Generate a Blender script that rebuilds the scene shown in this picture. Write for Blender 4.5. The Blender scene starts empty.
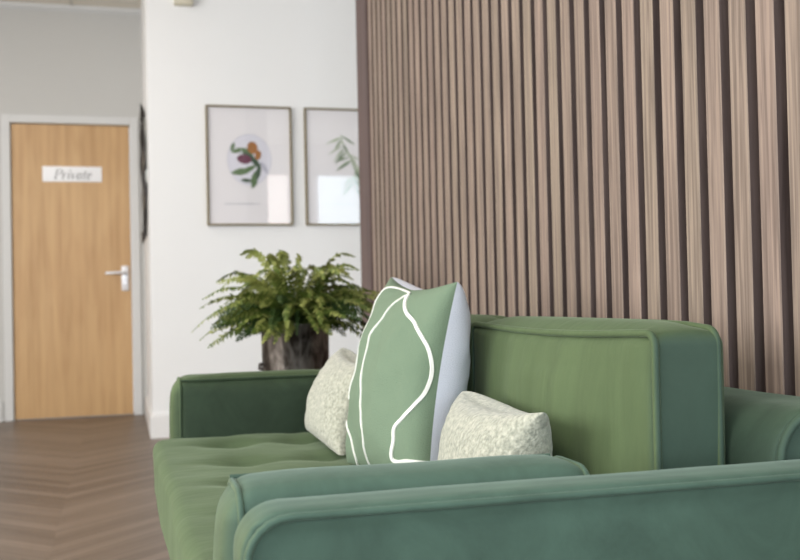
import bpy, bmesh, math, random
from mathutils import Vector, Matrix, noise
random.seed(7)
scn = bpy.context.scene
COL = scn.collection
PI = math.pi

# ------------------------------------------------------------------ helpers
def lin(r, g, b):
    def f(c):
        c /= 255.0
        return c / 12.92 if c <= 0.04045 else ((c + 0.055) / 1.055) ** 2.4
    return (f(r), f(g), f(b), 1.0)

def new_mat(name):
    m = bpy.data.materials.new(name)
    m.use_nodes = True
    nt = m.node_tree
    return m, nt, nt.nodes['Principled BSDF']

def N(nt, kind, **kw):
    n = nt.nodes.new(kind)
    for k, v in kw.items():
        setattr(n, k, v)
    return n

def plain(name, col, rough=0.6, metal=0.0, spec=0.5, bump=0.0, bscale=60.0, vary=0.0, vscale=3.0):
    m, nt, p = new_mat(name)
    p.inputs['Base Color'].default_value = col
    p.inputs['Roughness'].default_value = rough
    p.inputs['Metallic'].default_value = metal
    p.inputs['Specular IOR Level'].default_value = spec
    tc = N(nt, 'ShaderNodeTexCoord')
    if vary > 0:
        nz = N(nt, 'ShaderNodeTexNoise')
        nz.inputs['Scale'].default_value = vscale
        nz.inputs['Detail'].default_value = 4
        nt.links.new(tc.outputs['Object'], nz.inputs['Vector'])
        mx = N(nt, 'ShaderNodeMix', data_type='RGBA')
        mx.inputs['A'].default_value = tuple(c * (1 - vary) for c in col[:3]) + (1,)
        mx.inputs['B'].default_value = tuple(min(1, c * (1 + vary)) for c in col[:3]) + (1,)
        nt.links.new(nz.outputs['Fac'], mx.inputs['Factor'])
        nt.links.new(mx.outputs['Result'], p.inputs['Base Color'])
    if bump > 0:
        nb = N(nt, 'ShaderNodeTexNoise')
        nb.inputs['Scale'].default_value = bscale
        nb.inputs['Detail'].default_value = 3
        nt.links.new(tc.outputs['Object'], nb.inputs['Vector'])
        bp = N(nt, 'ShaderNodeBump')
        bp.inputs['Strength'].default_value = bump
        bp.inputs['Distance'].default_value = 0.01
        nt.links.new(nb.outputs['Fac'], bp.inputs['Height'])
        nt.links.new(bp.outputs['Normal'], p.inputs['Normal'])
    return m

def velvet(name, front, side, top, sheen_col, sheen=0.25, stretch=(1, 1, 1), scale=8.0, contrast=0.20):
    """Velvet with the fall of light painted in: one colour each for seat-facing, end and upper panels."""
    m, nt, p = new_mat(name)
    L = nt.links.new
    tc = N(nt, 'ShaderNodeTexCoord')
    sep = N(nt, 'ShaderNodeSeparateXYZ')
    L(tc.outputs['Normal'], sep.inputs[0])
    def mth(op, x, y=None):
        n = N(nt, 'ShaderNodeMath', operation=op)
        for i, v in enumerate((x, y)):
            if v is None:
                continue
            if isinstance(v, (int, float)):
                n.inputs[i].default_value = v
            else:
                L(v, n.inputs[i])
        return n.outputs[0]
    wx = mth('POWER', mth('ABSOLUTE', sep.outputs['X']), 2.0)  # face direction picks the painted light tone
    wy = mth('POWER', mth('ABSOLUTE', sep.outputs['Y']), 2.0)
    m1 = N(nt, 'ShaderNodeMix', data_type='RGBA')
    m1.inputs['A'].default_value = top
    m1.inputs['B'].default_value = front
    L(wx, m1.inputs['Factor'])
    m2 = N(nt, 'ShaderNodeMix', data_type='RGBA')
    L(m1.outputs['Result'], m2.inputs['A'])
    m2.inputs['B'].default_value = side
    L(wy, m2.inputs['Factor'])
    mp = N(nt, 'ShaderNodeMapping')
    mp.inputs['Scale'].default_value = stretch
    L(tc.outputs['Object'], mp.inputs['Vector'])
    n1 = N(nt, 'ShaderNodeTexNoise')
    n1.inputs['Scale'].default_value = scale
    n1.inputs['Detail'].default_value = 6
    n1.inputs['Roughness'].default_value = 0.65
    n1.inputs['Distortion'].default_value = 1.0
    L(mp.outputs['Vector'], n1.inputs['Vector'])
    mr = N(nt, 'ShaderNodeMapRange')
    mr.inputs['From Min'].default_value = 0.3
    mr.inputs['From Max'].default_value = 0.7
    mr.inputs['To Min'].default_value = 1 - contrast * 1.25
    mr.inputs['To Max'].default_value = 1 + contrast
    L(n1.outputs['Fac'], mr.inputs['Value'])
    sc = N(nt, 'ShaderNodeVectorMath', operation='SCALE')
    L(m2.outputs['Result'], sc.inputs[0])
    L(mr.outputs['Result'], sc.inputs['Scale'])
    L(sc.outputs[0], p.inputs['Base Color'])
    p.inputs['Roughness'].default_value = 0.75
    p.inputs['Specular IOR Level'].default_value = 0.2
    p.inputs['Sheen Weight'].default_value = sheen
    p.inputs['Sheen Roughness'].default_value = 0.35
    p.inputs['Sheen Tint'].default_value = sheen_col
    n2 = N(nt, 'ShaderNodeTexNoise')
    n2.inputs['Scale'].default_value = 260
    n2.inputs['Detail'].default_value = 2
    L(tc.outputs['Object'], n2.inputs['Vector'])
    n3 = N(nt, 'ShaderNodeTexNoise')
    n3.inputs['Scale'].default_value = 9
    n3.inputs['Detail'].default_value = 3
    L(mp.outputs['Vector'], n3.inputs['Vector'])
    ad = N(nt, 'ShaderNodeMath', operation='MULTIPLY_ADD')
    ad.inputs[1].default_value = 0.08
    L(n2.outputs['Fac'], ad.inputs[0])
    L(n3.outputs['Fac'], ad.inputs[2])
    bp = N(nt, 'ShaderNodeBump')
    bp.inputs['Strength'].default_value = 0.2
    bp.inputs['Distance'].default_value = 0.012
    L(ad.outputs[0], bp.inputs['Height'])
    L(bp.outputs['Normal'], p.inputs['Normal'])
    return m

def link(name, bm, mats, parent=None, smooth=True, loc=None):
    me = bpy.data.meshes.new(name)
    bmesh.ops.recalc_face_normals(bm, faces=bm.faces[:])
    if loc is not None:
        bmesh.ops.translate(bm, verts=bm.verts[:], vec=-Vector(loc))
    bm.to_mesh(me)
    bm.free()
    if not isinstance(mats, (list, tuple)):
        mats = [mats]
    for m in mats:
        me.materials.append(m)
    if smooth:
        for p in me.polygons:
            p.use_smooth = True
        me.set_sharp_from_angle(angle=math.radians(50))
    o = bpy.data.objects.new(name, me)
    COL.objects.link(o)
    if parent is not None:
        o.parent = parent
    elif loc is not None:
        o.location = loc
    return o

def empty(name, loc):
    o = bpy.data.objects.new(name, None)
    o.empty_display_size = 0.05
    o.location = loc
    COL.objects.link(o)
    return o

def tag(o, label, cat, group=None):
    o['label'] = label
    o['category'] = cat
    if group:
        o['group'] = group
    return o

def struct(o):
    o['kind'] = 'structure'
    return o

def box(bm, x0, x1, y0, y1, z0, z1, mi=0):
    vs = [bm.verts.new((x, y, z)) for x in (x0, x1) for y in (y0, y1) for z in (z0, z1)]
    for f in ((0, 1, 3, 2), (4, 6, 7, 5), (0, 4, 5, 1), (2, 3, 7, 6), (0, 2, 6, 4), (1, 5, 7, 3)):
        fc = bm.faces.new([vs[i] for i in f])
        fc.material_index = mi

def bevel_box(bm, x0, x1, y0, y1, z0, z1, r, seg=3):
    b2 = bmesh.new()
    box(b2, x0, x1, y0, y1, z0, z1)
    bmesh.ops.bevel(b2, geom=b2.edges[:], offset=r, segments=seg, affect='EDGES', profile=0.5)
    merge(bm, b2)

def merge(bm, b2, mi=None):
    mp = {}
    for v in b2.verts:
        mp[v] = bm.verts.new(v.co)
    for f in b2.faces:
        try:
            nf = bm.faces.new([mp[v] for v in f.verts])
            nf.material_index = f.material_index if mi is None else mi
        except ValueError:
            pass
    b2.free()

def axis_samples(a, b, r, step):
    """Samples along one axis: dense in the rounded ends, even in the middle."""
    k = 6
    out = [a + r * (1 - math.cos(i / k * PI / 2)) for i in range(k)]
    n = max(2, int((b - a - 2 * r) / step))
    out += [a + r + (b - a - 2 * r) * i / n for i in range(n + 1)]
    out += [b - r * (1 - math.cos(i / k * PI / 2)) for i in range(k - 1, -1, -1)]
    return out

def soft_box(bm, x0, x1, y0, y1, z0, z1, r, step=0.03, fn=None, mi=0):
    """Rounded, finely meshed upholstered block; fn(p, n) -> moved point."""
    R3 = Vector(r if isinstance(r, tuple) else (r, r, r))
    S = [axis_samples(x0, x1, R3.x, step), axis_samples(y0, y1, R3.y, step), axis_samples(z0, z1, R3.z, step)]
    lo = Vector((x0, y0, z0)) + R3
    hi = Vector((x1, y1, z1)) - R3
    cache = {}
    def vert(p):
        key = (round(p[0], 5), round(p[1], 5), round(p[2], 5))
        v = cache.get(key)
        if v is None:
            P = Vector(p)
            q = Vector([min(max(P[i], lo[i]), hi[i]) for i in range(3)])
            d = Vector([(P[i] - q[i]) / R3[i] for i in range(3)])
            if d.length > 1e-9:
                d.normalize()
                P = q + Vector([d[i] * R3[i] for i in range(3)])
            if fn:
                P = fn(P, d)
            v = bm.verts.new(P)
            cache[key] = v
        return v
    for ax in range(3):
        a, b = [i for i in range(3) if i != ax]
        for val in (S[ax][0], S[ax][-1]):
            for i in range(len(S[a]) - 1):
                for j in range(len(S[b]) - 1):
                    q = []
                    for (ii, jj) in ((i, j), (i + 1, j), (i + 1, j + 1), (i, j + 1)):
                        p = [0, 0, 0]
                        p[ax] = val
                        p[a] = S[a][ii]
                        p[b] = S[b][jj]
                        q.append(vert(p))
                    if len(set(q)) == 4:
                        try:
                            bm.faces.new(q).material_index = mi
                        except ValueError:
                            pass

def tube(bm, pts, r, closed=False, seg=8, mi=0, radii=None):
    pts = [Vector(p) for p in pts]
    n = len(pts)
    rings = []
    up = Vector((0.123, 0.31, 0.94)).normalized()
    prev = None
    for i in range(n):
        if closed:
            t = pts[(i + 1) % n] - pts[i - 1]
        else:
            t = pts[min(i + 1, n - 1)] - pts[max(i - 1, 0)]
        t.normalize()
        if prev is None:
            nn = t.orthogonal().normalized()
        else:
            nn = prev - t * prev.dot(t)
            nn = nn.normalized() if nn.length > 1e-6 else t.orthogonal().normalized()
        prev = nn
        bn = t.cross(nn)
        rr = radii[i] if radii else r
        rings.append([bm.verts.new(pts[i] + (nn * math.cos(2 * PI * k / seg) + bn * math.sin(2 * PI * k / seg)) * rr) for k in range(seg)])
    m = n if closed else n - 1
    for i in range(m):
        A, B = rings[i], rings[(i + 1) % n]
        off = 0
        if closed and i == n - 1:
            off = min(range(seg), key=lambda o: sum((A[k].co - B[(k + o) % seg].co).length for k in range(seg)))
        for k in range(seg):
            bm.faces.new((A[k], A[(k + 1) % seg], B[(k + 1 + off) % seg], B[(k + off) % seg])).material_index = mi
    if not closed:
        bm.faces.new(rings[0][::-1]).material_index = mi
        bm.faces.new(rings[-1]).material_index = mi

def round_rect(a0, a1, b0, b1, r, k=6, step=0.05):
    """Rounded rectangle outline as (a, b) pairs."""
    out = []
    def arc(ca, cb, t0):
        for i in range(k + 1):
            t = t0 + PI / 2 * i / k
            out.append((ca + r * math.cos(t), cb + r * math.sin(t)))
    arc(a1 - r, b1 - r, 0)
    arc(a0 + r, b1 - r, PI / 2)
    arc(a0 + r, b0 + r, PI)
    arc(a1 - r, b0 + r, 3 * PI / 2)
    res = []
    for i, p in enumerate(out):
        q = out[(i + 1) % len(out)]
        d = math.dist(p, q)
        n = max(1, int(d / step))
        for j in range(n):
            res.append((p[0] + (q[0] - p[0]) * j / n, p[1] + (q[1] - p[1]) * j / n))
    return res

def lathe(bm, prof, seg=32, c=(0, 0), mi=0, fn=None):
    rings = []
    for (r, z) in prof:
        ring = []
        for k in range(seg):
            a = 2 * PI * k / seg
            rr = fn(r, z, a) if fn else r
            ring.append(bm.verts.new((c[0] + rr * math.cos(a), c[1] + rr * math.sin(a), z)))
        rings.append(ring)
    for A, B in zip(rings, rings[1:]):
        for k in range(seg):
            bm.faces.new((A[k], A[(k + 1) % seg], B[(k + 1) % seg], B[k])).material_index = mi
    bm.faces.new(rings[0][::-1]).material_index = mi
    bm.faces.new(rings[-1]).material_index = mi

# ------------------------------------------------------------------ materials
M_white = plain('wall_paint_white', lin(238, 238, 238), 0.9, bump=0.03, bscale=200)
M_grey = plain('wall_paint_grey', lin(194, 193, 190), 0.9, bump=0.03, bscale=200)
M_ceil = plain('ceiling_tile', lin(226, 220, 208), 0.95, bump=0.1, bscale=150)
M_grid = plain('ceiling_grid_metal', lin(200, 196, 186), 0.6)
M_arch = plain('architrave_paint', lin(206, 206, 205), 0.5)
M_trim = plain('trim_gloss_white', lin(232, 231, 230), 0.45)
M_black = plain('black_metal', lin(38, 34, 32), 0.4, bump=0.3, bscale=40)
M_bronze = plain('frame_bronze', lin(112, 95, 52), 0.4, metal=0.4)
M_steel = plain('brushed_steel', lin(226, 226, 230), 0.3, metal=0.35)
M_signw = plain('sign_white', lin(240, 240, 242), 0.4)
M_signt = plain('sign_grey_ink', lin(150, 150, 152), 0.6)
M_paper = plain('print_paper', lin(236, 233, 236), 0.7)
M_soil = plain('soil', lin(45, 35, 26), 0.95, bump=0.6, bscale=60)
M_tablew = plain('table_dark_wood', lin(70, 52, 40), 0.5, vary=0.3, vscale=14)
M_legw = plain('dark_wood_leg', lin(58, 42, 32), 0.45, vary=0.25, vscale=20)
M_void = plain('slat_backing', lin(70, 60, 57), 0.9)

OLIVE, GREEN = lin(81, 96, 65), lin(76, 92, 64)
V_near = velvet('velvet_near_arm_lit', lin(84, 98, 70), lin(67, 88, 77), lin(75, 96, 84), (0.46, 0.57, 0.51, 1), stretch=(1, 1, 0.8))  # cool window light painted in as teal on the end faces
V_body = velvet('velvet_body', OLIVE, lin(66, 84, 73), GREEN, (0.48, 0.57, 0.42, 1), stretch=(1, 2.0, 0.4), scale=8, contrast=0.10)  # olive front and teal ends carry warm and cool light in the colour
V_frame = velvet('velvet_back_frame', lin(46, 62, 50), lin(66, 84, 74), lin(64, 82, 66), (0.46, 0.57, 0.46, 1))  # colour per facing again, cool light tinted into the ends
V_far = velvet('velvet_far_arm_shaded', OLIVE, lin(46, 60, 46), lin(74, 89, 62), (0.44, 0.53, 0.42, 1), 0.15)  # same velvet, end faces darkened to paint in the far arm's shade

def floor_material():
    m, nt, p = new_mat('chevron_wood_floor')
    L = nt.links.new
    geo = N(nt, 'ShaderNodeNewGeometry')
    sep = N(nt, 'ShaderNodeSeparateXYZ')
    L(geo.outputs['Position'], sep.inputs[0])
    def mth(op, a, b=None, c=None):
        n = N(nt, 'ShaderNodeMath', operation=op)
        for i, v in enumerate((a, b, c)):
            if v is None:
                continue
            if isinstance(v, (int, float)):
                n.inputs[i].default_value = v
            else:
                L(v, n.inputs[i])
        return n.outputs[0]
    W = 0.45                                    # width of one chevron column
    xs = mth('ADD', sep.outputs['X'], 20 * W + 0.22)
    cx = mth('DIVIDE', xs, W)
    ci = mth('FLOOR', cx)
    fx = mth('FRACT', cx)
    par = mth('MODULO', ci, 2.0)                # alternate columns slope the other way
    tri = mth('SUBTRACT', mth('MULTIPLY', par, 1.0), 0)
    up = mth('MULTIPLY', fx, W)
    dn = mth('SUBTRACT', W, up)
    mix = mth('ADD', mth('MULTIPLY', up, tri), mth('MULTIPLY', dn, mth('SUBTRACT', 1.0, tri)))
    v = mth('ADD', sep.outputs['Y'], mth('MULTIPLY', mix, 1.0))
    PWID = 0.075
    rv = mth('DIVIDE', v, PWID)
    ri = mth('FLOOR', rv)
    fr = mth('FRACT', rv)
    cmb = N(nt, 'ShaderNodeCombineXYZ')
    L(ci, cmb.inputs[0]); L(ri, cmb.inputs[1])
    wn = N(nt, 'ShaderNodeTexWhiteNoise', noise_dimensions='2D')
    L(cmb.outputs[0], wn.inputs['Vector'])
    w1 = N(nt, 'ShaderNodeTexWhiteNoise', noise_dimensions='1D')
    L(ri, w1.inputs['W'])
    tonev = mth('ADD', mth('MULTIPLY', wn.outputs['Value'], 0.35), mth('MULTIPLY', w1.outputs['Value'], 0.65))
    # grain runs along the plank
    g = N(nt, 'ShaderNodeCombineXYZ')
    L(mth('MULTIPLY', mix, 3.0), g.inputs[0])
    L(mth('MULTIPLY', v, 38.0), g.inputs[1])
    L(mth('MULTIPLY', wn.outputs['Value'], 40.0), g.inputs[2])
    nz = N(nt, 'ShaderNodeTexNoise')
    nz.inputs['Scale'].default_value = 1.0
    nz.inputs['Detail'].default_value = 5
    L(g.outputs[0], nz.inputs['Vector'])
    val = mth('ADD', mth('MULTIPLY', tonev, 0.55), mth('MULTIPLY', nz.outputs['Fac'], 0.7))
    rp = N(nt, 'ShaderNodeValToRGB')
    rp.color_ramp.elements[0].position = 0.27
    rp.color_ramp.elements[0].color = lin(84, 71, 60)
    rp.color_ramp.elements[1].position = 0.82
    rp.color_ramp.elements[1].color = lin(122, 107, 95)
    L(val, rp.inputs['Fac'])
    e1 = mth('LESS_THAN', fr, 0.03)
    e2 = mth('LESS_THAN', mth('MINIMUM', fx, mth('SUBTRACT', 1.0, fx)), 0.006)
    ed = mth('MULTIPLY', mth('MAXIMUM', e1, mth('MULTIPLY', e2, 0.0)), 0.5)
    mx = N(nt, 'ShaderNodeMix', data_type='RGBA')
    L(mth('MULTIPLY', ed, 0.6), mx.inputs['Factor'])
    L(rp.outputs['Color'], mx.inputs['A'])
    mx.inputs['B'].default_value = lin(58, 46, 40)
    L(mx.outputs['Result'], p.inputs['Base Color'])
    p.inputs['Roughness'].default_value = 0.42
    p.inputs['Specular IOR Level'].default_value = 0.4
    return m
M_floor = floor_material()

def wood_grain(name, c0, c1, axis='Z', fine=55.0, attr=False, rough=0.55, spread=0.0, cross=None):
    """Wood with grain running along one axis; attr adds a tone per slat from a colour attribute."""
    m, nt, p = new_mat(name)
    L = nt.links.new
    tc = N(nt, 'ShaderNodeTexCoord')
    mp = N(nt, 'ShaderNodeMapping')
    s = [cross or fine] * 3
    s['XYZ'.index(axis)] = fine / 22
    mp.inputs['Scale'].default_value = s
    L(tc.outputs['Object'], mp.inputs['Vector'])
    vec = mp.outputs['Vector']
    if attr:
        at = N(nt, 'ShaderNodeAttribute', attribute_name='tone')
        sc = N(nt, 'ShaderNodeVectorMath', operation='SCALE')
        sc.inputs['Scale'].default_value = 37.0
        L(at.outputs['Color'], sc.inputs[0])
        av = N(nt, 'ShaderNodeVectorMath', operation='ADD')
        L(vec, av.inputs[0]); L(sc.outputs[0], av.inputs[1])
        vec = av.outputs[0]
    nz = N(nt, 'ShaderNodeTexNoise')
    nz.inputs['Scale'].default_value = 1.0
    nz.inputs['Detail'].default_value = 6
    nz.inputs['Distortion'].default_value = 0.6
    L(vec, nz.inputs['Vector'])
    rp = N(nt, 'ShaderNodeValToRGB')
    rp.color_ramp.elements[0].position = 0.36
    rp.color_ramp.elements[0].color = c0
    rp.color_ramp.elements[1].position = 0.64
    rp.color_ramp.elements[1].color = c1
    L(nz.outputs['Fac'], rp.inputs['Fac'])
    out = rp.outputs['Color']
    if attr:
        hs = N(nt, 'ShaderNodeHueSaturation')
        sp = N(nt, 'ShaderNodeSeparateColor')
        L(at.outputs['Color'], sp.inputs[0])
        mr = N(nt, 'ShaderNodeMapRange')
        mr.inputs['To Min'].default_value = 1 - spread
        mr.inputs['To Max'].default_value = 1 + spread
        L(sp.outputs[0], mr.inputs['Value'])
        L(mr.outputs['Result'], hs.inputs['Value'])
        mr2 = N(nt, 'ShaderNodeMapRange')
        mr2.inputs['To Min'].default_value = 0.491
        mr2.inputs['To Max'].default_value = 0.507
        L(sp.outputs[1], mr2.inputs['Value'])
        L(mr2.outputs['Result'], hs.inputs['Hue'])
        L(out, hs.inputs['Color'])
        out = hs.outputs['Color']
    L(out, p.inputs['Base Color'])
    p.inputs['Roughness'].default_value = rough
    p.inputs['Specular IOR Level'].default_value = 0.3
    return m
M_slat = wood_grain('slat_oak_face', lin(112, 98, 88), lin(150, 133, 119), 'Z', 85, True, 0.6, 0.06, 150)
M_side = wood_grain('slat_dark_side', lin(72, 60, 57), lin(96, 82, 78), 'Z', 60, False, 0.8)
M_endtrim = wood_grain('end_trim_walnut', lin(76, 60, 58), lin(98, 80, 76), 'Z', 40, False, 0.5)

def door_material():
    m, nt, p = new_mat('door_oak_veneer')
    L = nt.links.new
    tc = N(nt, 'ShaderNodeTexCoord')
    mp = N(nt, 'ShaderNodeMapping')
    mp.inputs['Scale'].default_value = (22, 22, 0.9)
    L(tc.outputs['Object'], mp.inputs['Vector'])
    nz = N(nt, 'ShaderNodeTexNoise')
    nz.inputs['Scale'].default_value = 1.0
    nz.inputs['Detail'].default_value = 7
    nz.inputs['Roughness'].default_value = 0.6
    L(mp.outputs['Vector'], nz.inputs['Vector'])
    rp = N(nt, 'ShaderNodeValToRGB')
    rp.color_ramp.elements[0].position = 0.3
    rp.color_ramp.elements[0].color = lin(172, 133, 85)
    rp.color_ramp.elements[1].position = 0.72
    rp.color_ramp.elements[1].color = lin(200, 161, 113)
    L(nz.outputs['Fac'], rp.inputs['Fac'])
    # cathedral figure
    m2 = N(nt, 'ShaderNodeMapping')
    m2.inputs['Scale'].default_value = (5.2, 1, 0.8)
    L(tc.outputs['Object'], m2.inputs['Vector'])
    wv = N(nt, 'ShaderNodeTexWave', wave_type='RINGS')
    wv.inputs['Scale'].default_value = 3.0
    wv.inputs['Distortion'].default_value = 5.0
    wv.inputs['Detail'].default_value = 2
    L(m2.outputs['Vector'], wv.inputs['Vector'])
    mx = N(nt, 'ShaderNodeMix', data_type='RGBA')
    mx.inputs['B'].default_value = lin(206, 170, 122)
    mf = N(nt, 'ShaderNodeMath', operation='MULTIPLY')
    mf.inputs[1].default_value = 0.35
    L(wv.outputs['Fac'], mf.inputs[0])
    L(mf.outputs[0], mx.inputs['Factor'])
    L(rp.outputs['Color'], mx.inputs['A'])
    L(mx.outputs['Result'], p.inputs['Base Color'])
    p.inputs['Roughness'].default_value = 0.4
    return m
M_door = door_material()

def boucle_material():
    m, nt, p = new_mat('boucle_tweed')
    L = nt.links.new
    tc = N(nt, 'ShaderNodeTexCoord')
    vo = N(nt, 'ShaderNodeTexVoronoi')
    vo.inputs['Scale'].default_value = 230
    L(tc.outputs['Object'], vo.inputs['Vector'])
    nz = N(nt, 'ShaderNodeTexNoise')
    nz.inputs['Scale'].default_value = 140
    nz.inputs['Detail'].default_value = 4
    L(tc.outputs['Object'], nz.inputs['Vector'])
    rp = N(nt, 'ShaderNodeValToRGB')
    rp.color_ramp.elements[0].position = 0.34
    rp.color_ramp.elements[0].color = lin(138, 140, 127)
    e = rp.color_ramp.elements.new(0.5)
    e.color = lin(160, 161, 146)
    rp.color_ramp.elements[2].position = 0.68
    rp.color_ramp.elements[2].color = lin(182, 181, 166)
    L(nz.outputs['Fac'], rp.inputs['Fac'])
    L(rp.outputs['Color'], p.inputs['Base Color'])
    p.inputs['Roughness'].default_value = 0.95
    p.inputs['Sheen Weight'].default_value = 0.3
    bp = N(nt, 'ShaderNodeBump')
    bp.inputs['Strength'].default_value = 0.45
    bp.inputs['Distance'].default_value = 0.003
    L(vo.outputs['Distance'], bp.inputs['Height'])
    L(bp.outputs['Normal'], p.inputs['Normal'])
    return m
M_boucle = boucle_material()
M_cgreen = plain('cushion_sage_cotton', lin(106, 125, 103), 0.9, bump=0.25, bscale=420, vary=0.05, vscale=5)
M_cwhite = plain('cushion_white_cotton', lin(205, 208, 220), 0.9, bump=0.2, bscale=420)
M_cord = plain('cushion_white_cord', lin(222, 222, 216), 0.85)

def glass_pane():
    m = bpy.data.materials.new('picture_glass')
    m.use_nodes = True
    nt = m.node_tree
    nt.nodes.clear()
    out = N(nt, 'ShaderNodeOutputMaterial')
    tr = N(nt, 'ShaderNodeBsdfTransparent')
    gl = N(nt, 'ShaderNodeBsdfGlossy')
    gl.inputs['Roughness'].default_value = 0.02
    mx = N(nt, 'ShaderNodeMixShader')
    mx.inputs[0].default_value = 0.045
    nt.links.new(tr.outputs[0], mx.inputs[1])
    nt.links.new(gl.outputs[0], mx.inputs[2])
    nt.links.new(mx.outputs[0], out.inputs['Surface'])
    return m
M_glass = glass_pane()

def pot_material():
    m, nt, p = new_mat('hammered_dark_metal')
    L = nt.links.new
    tc = N(nt, 'ShaderNodeTexCoord')
    nz = N(nt, 'ShaderNodeTexNoise')
    nz.inputs['Scale'].default_value = 38
    nz.inputs['Detail'].default_value = 3
    nz.inputs['Distortion'].default_value = 0.5
    mp = N(nt, 'ShaderNodeMapping')
    mp.inputs['Scale'].default_value = (1, 1, 0.45)
    L(tc.outputs['Object'], mp.inputs['Vector'])
    L(mp.outputs['Vector'], nz.inputs['Vector'])
    rp = N(nt, 'ShaderNodeValToRGB')
    rp.color_ramp.elements[0].position = 0.35
    rp.color_ramp.elements[0].color = lin(62, 54, 48)
    rp.color_ramp.elements[1].position = 0.7
    rp.color_ramp.elements[1].color = lin(150, 143, 136)
    L(nz.outputs['Fac'], rp.inputs['Fac'])
    L(rp.outputs['Color'], p.inputs['Base Color'])
    p.inputs['Metallic'].default_value = 0.75
    p.inputs['Roughness'].default_value = 0.3
    bp = N(nt, 'ShaderNodeBump')
    bp.inputs['Strength'].default_value = 0.45
    bp.inputs['Distance'].default_value = 0.005
    L(nz.outputs['Fac'], bp.inputs['Height'])
    L(bp.outputs['Normal'], p.inputs['Normal'])
    return m
M_pot = pot_material()

def leaf_mat(name, a, b):
    m, nt, p = new_mat(name)
    tc = N(nt, 'ShaderNodeTexCoord')
    nz = N(nt, 'ShaderNodeTexNoise')
    nz.inputs['Scale'].default_value = 12
    nt.links.new(tc.outputs['Object'], nz.inputs['Vector'])
    mx = N(nt, 'ShaderNodeMix', data_type='RGBA')
    mx.inputs['A'].default_value = a
    mx.inputs['B'].default_value = b
    nt.links.new(nz.outputs['Fac'], mx.inputs['Factor'])
    nt.links.new(mx.outputs['Result'], p.inputs['Base Color'])
    p.inputs['Roughness'].default_value = 0.5
    p.inputs['Specular IOR Level'].default_value = 0.35
    p.inputs['Transmission Weight'].default_value = 0.0
    return m
M_leafA = leaf_mat('fern_green', lin(66, 84, 34), lin(102, 118, 50))
M_leafB = leaf_mat('fern_tip_yellow', lin(112, 124, 58), lin(152, 154, 88))
M_leafC = leaf_mat('fern_deep_green', lin(34, 54, 26), lin(62, 84, 38))

# ------------------------------------------------------------------ room shell
H = 2.788
XP = 0.165            # corner where the door recess meets the picture wall
YP, YD = 5.873, 7.163
SX = 0.94             # face of the slats

bm = bmesh.new(); box(bm, -3.6, 4.2, -1.3, 7.4, -0.1, 0)
struct(link('floor', bm, M_floor, smooth=False))
bm = bmesh.new(); box(bm, -3.6, 4.2, -1.3, 7.4, H, H + 0.1)
ceiling = struct(link('ceiling', bm, M_ceil, smooth=False))
bm = bmesh.new()
for i in range(13):
    x = -3.5 + 0.6 * i + 0.2
    box(bm, x, x + 0.024, -1.25, 7.16 if x < 0.1 else 5.87, H - 0.006, H + 0.001)
for i in range(14):
    y = 7.0 - 0.6 * i
    box(bm, -3.5, 0.14 if y > 5.8 else 4.1, y - 0.024, y, H - 0.0055, H + 0.001)
link('ceiling_grid', bm, M_grid, ceiling, smooth=False)

# door wall with an opening for the door
DX0, DX1, DH = -0.690, 0.0735, 1.981
bm = bmesh.new()
box(bm, -3.6, DX0 - 0.012, YD, YD + 0.12, 0, H)
box(bm, DX1 + 0.012, XP, YD, YD + 0.12, 0, H)
box(bm, DX0 - 0.012, DX1 + 0.012, YD, YD + 0.12, DH + 0.012, H)
struct(link('wall_back', bm, M_grey, smooth=False))
bm = bmesh.new()
box(bm, XP, 4.2, YP, YD + 0.12, 0, H)
struct(link('wall_picture', bm, M_white, smooth=False))

# left and front walls with window openings
bm = bmesh.new()
box(bm, -3.72, -3.6, -1.3, 7.28, 0, 0.6)
box(bm, -3.72, -3.6, -1.3, 7.28, 2.45, H)
for a, b in ((-1.3, -1.0), (1.4, 1.6), (4.0, 7.28)):
    box(bm, -3.72, -3.6, a, b, 0.6, 2.45)
struct(link('wall_left', bm, M_white, smooth=False))
bm = bmesh.new()
box(bm, -3.6, 4.2, -1.42, -1.3, 0, 0.45)
box(bm, -3.6, 4.2, -1.42, -1.3, 2.45, H)
for a, b in ((-3.6, -2.4), (-1.0, -0.8), (0.6, 0.8), (2.2, 2.4), (3.8, 4.2)):
    box(bm, a, b, -1.42, -1.3, 0.45, 2.45)
struct(link('wall_front', bm, M_white, smooth=False))
bm = bmesh.new(); box(bm, 4.2, 4.32, -1.3, 7.28, 0, H)
struct(link('wall_far_right', bm, M_white, smooth=False))

# slat clad wall on the right
YN, YF = -0.2, 3.962
bm = bmesh.new(); box(bm, SX + 0.026, SX + 0.16, YN, YF, 0, H)
wall_right = struct(link('wall_right', bm, M_grey, smooth=False))
bm = bmesh.new()
tone = bm.loops.layers.float_color.new('tone')
PITCH, FACE, YS = 0.07, 0.0445, 3.785
box(bm, SX + 0.020, SX + 0.027, YN, YF - 0.01, 0, H, 2)
i = 0
while YS - i * PITCH - FACE > YN:
    y1 = YS - i * PITCH
    y0 = y1 - FACE
    t = (random.random(), random.random(), random.random(), 1)
    n0 = len(bm.faces)
    cx = 0.0015
    prof = [(SX + 0.0205, y0), (SX + cx, y0), (SX, y0 + cx), (SX, y1 - cx), (SX + cx, y1), (SX + 0.0205, y1)]
    lo = [bm.verts.new((x, y, 0.0)) for x, y in prof]
    hi = [bm.verts.new((x, y, H)) for x, y in prof]
    for k in range(5):
        f = bm.faces.new((lo[k], lo[k + 1], hi[k + 1], hi[k]))
        f.material_index = 1 if k in (0, 4) else 0
        for l in f.loops:
            l[tone] = t
    i += 1
link('slat_cladding', bm, [M_slat, M_side, M_void], wall_right, smooth=False)
bm = bmesh.new()
bevel_box(bm, SX - 0.004, SX + 0.162, YS + 0.018, YF + 0.012, 0, H, 0.003, 2)
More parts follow.
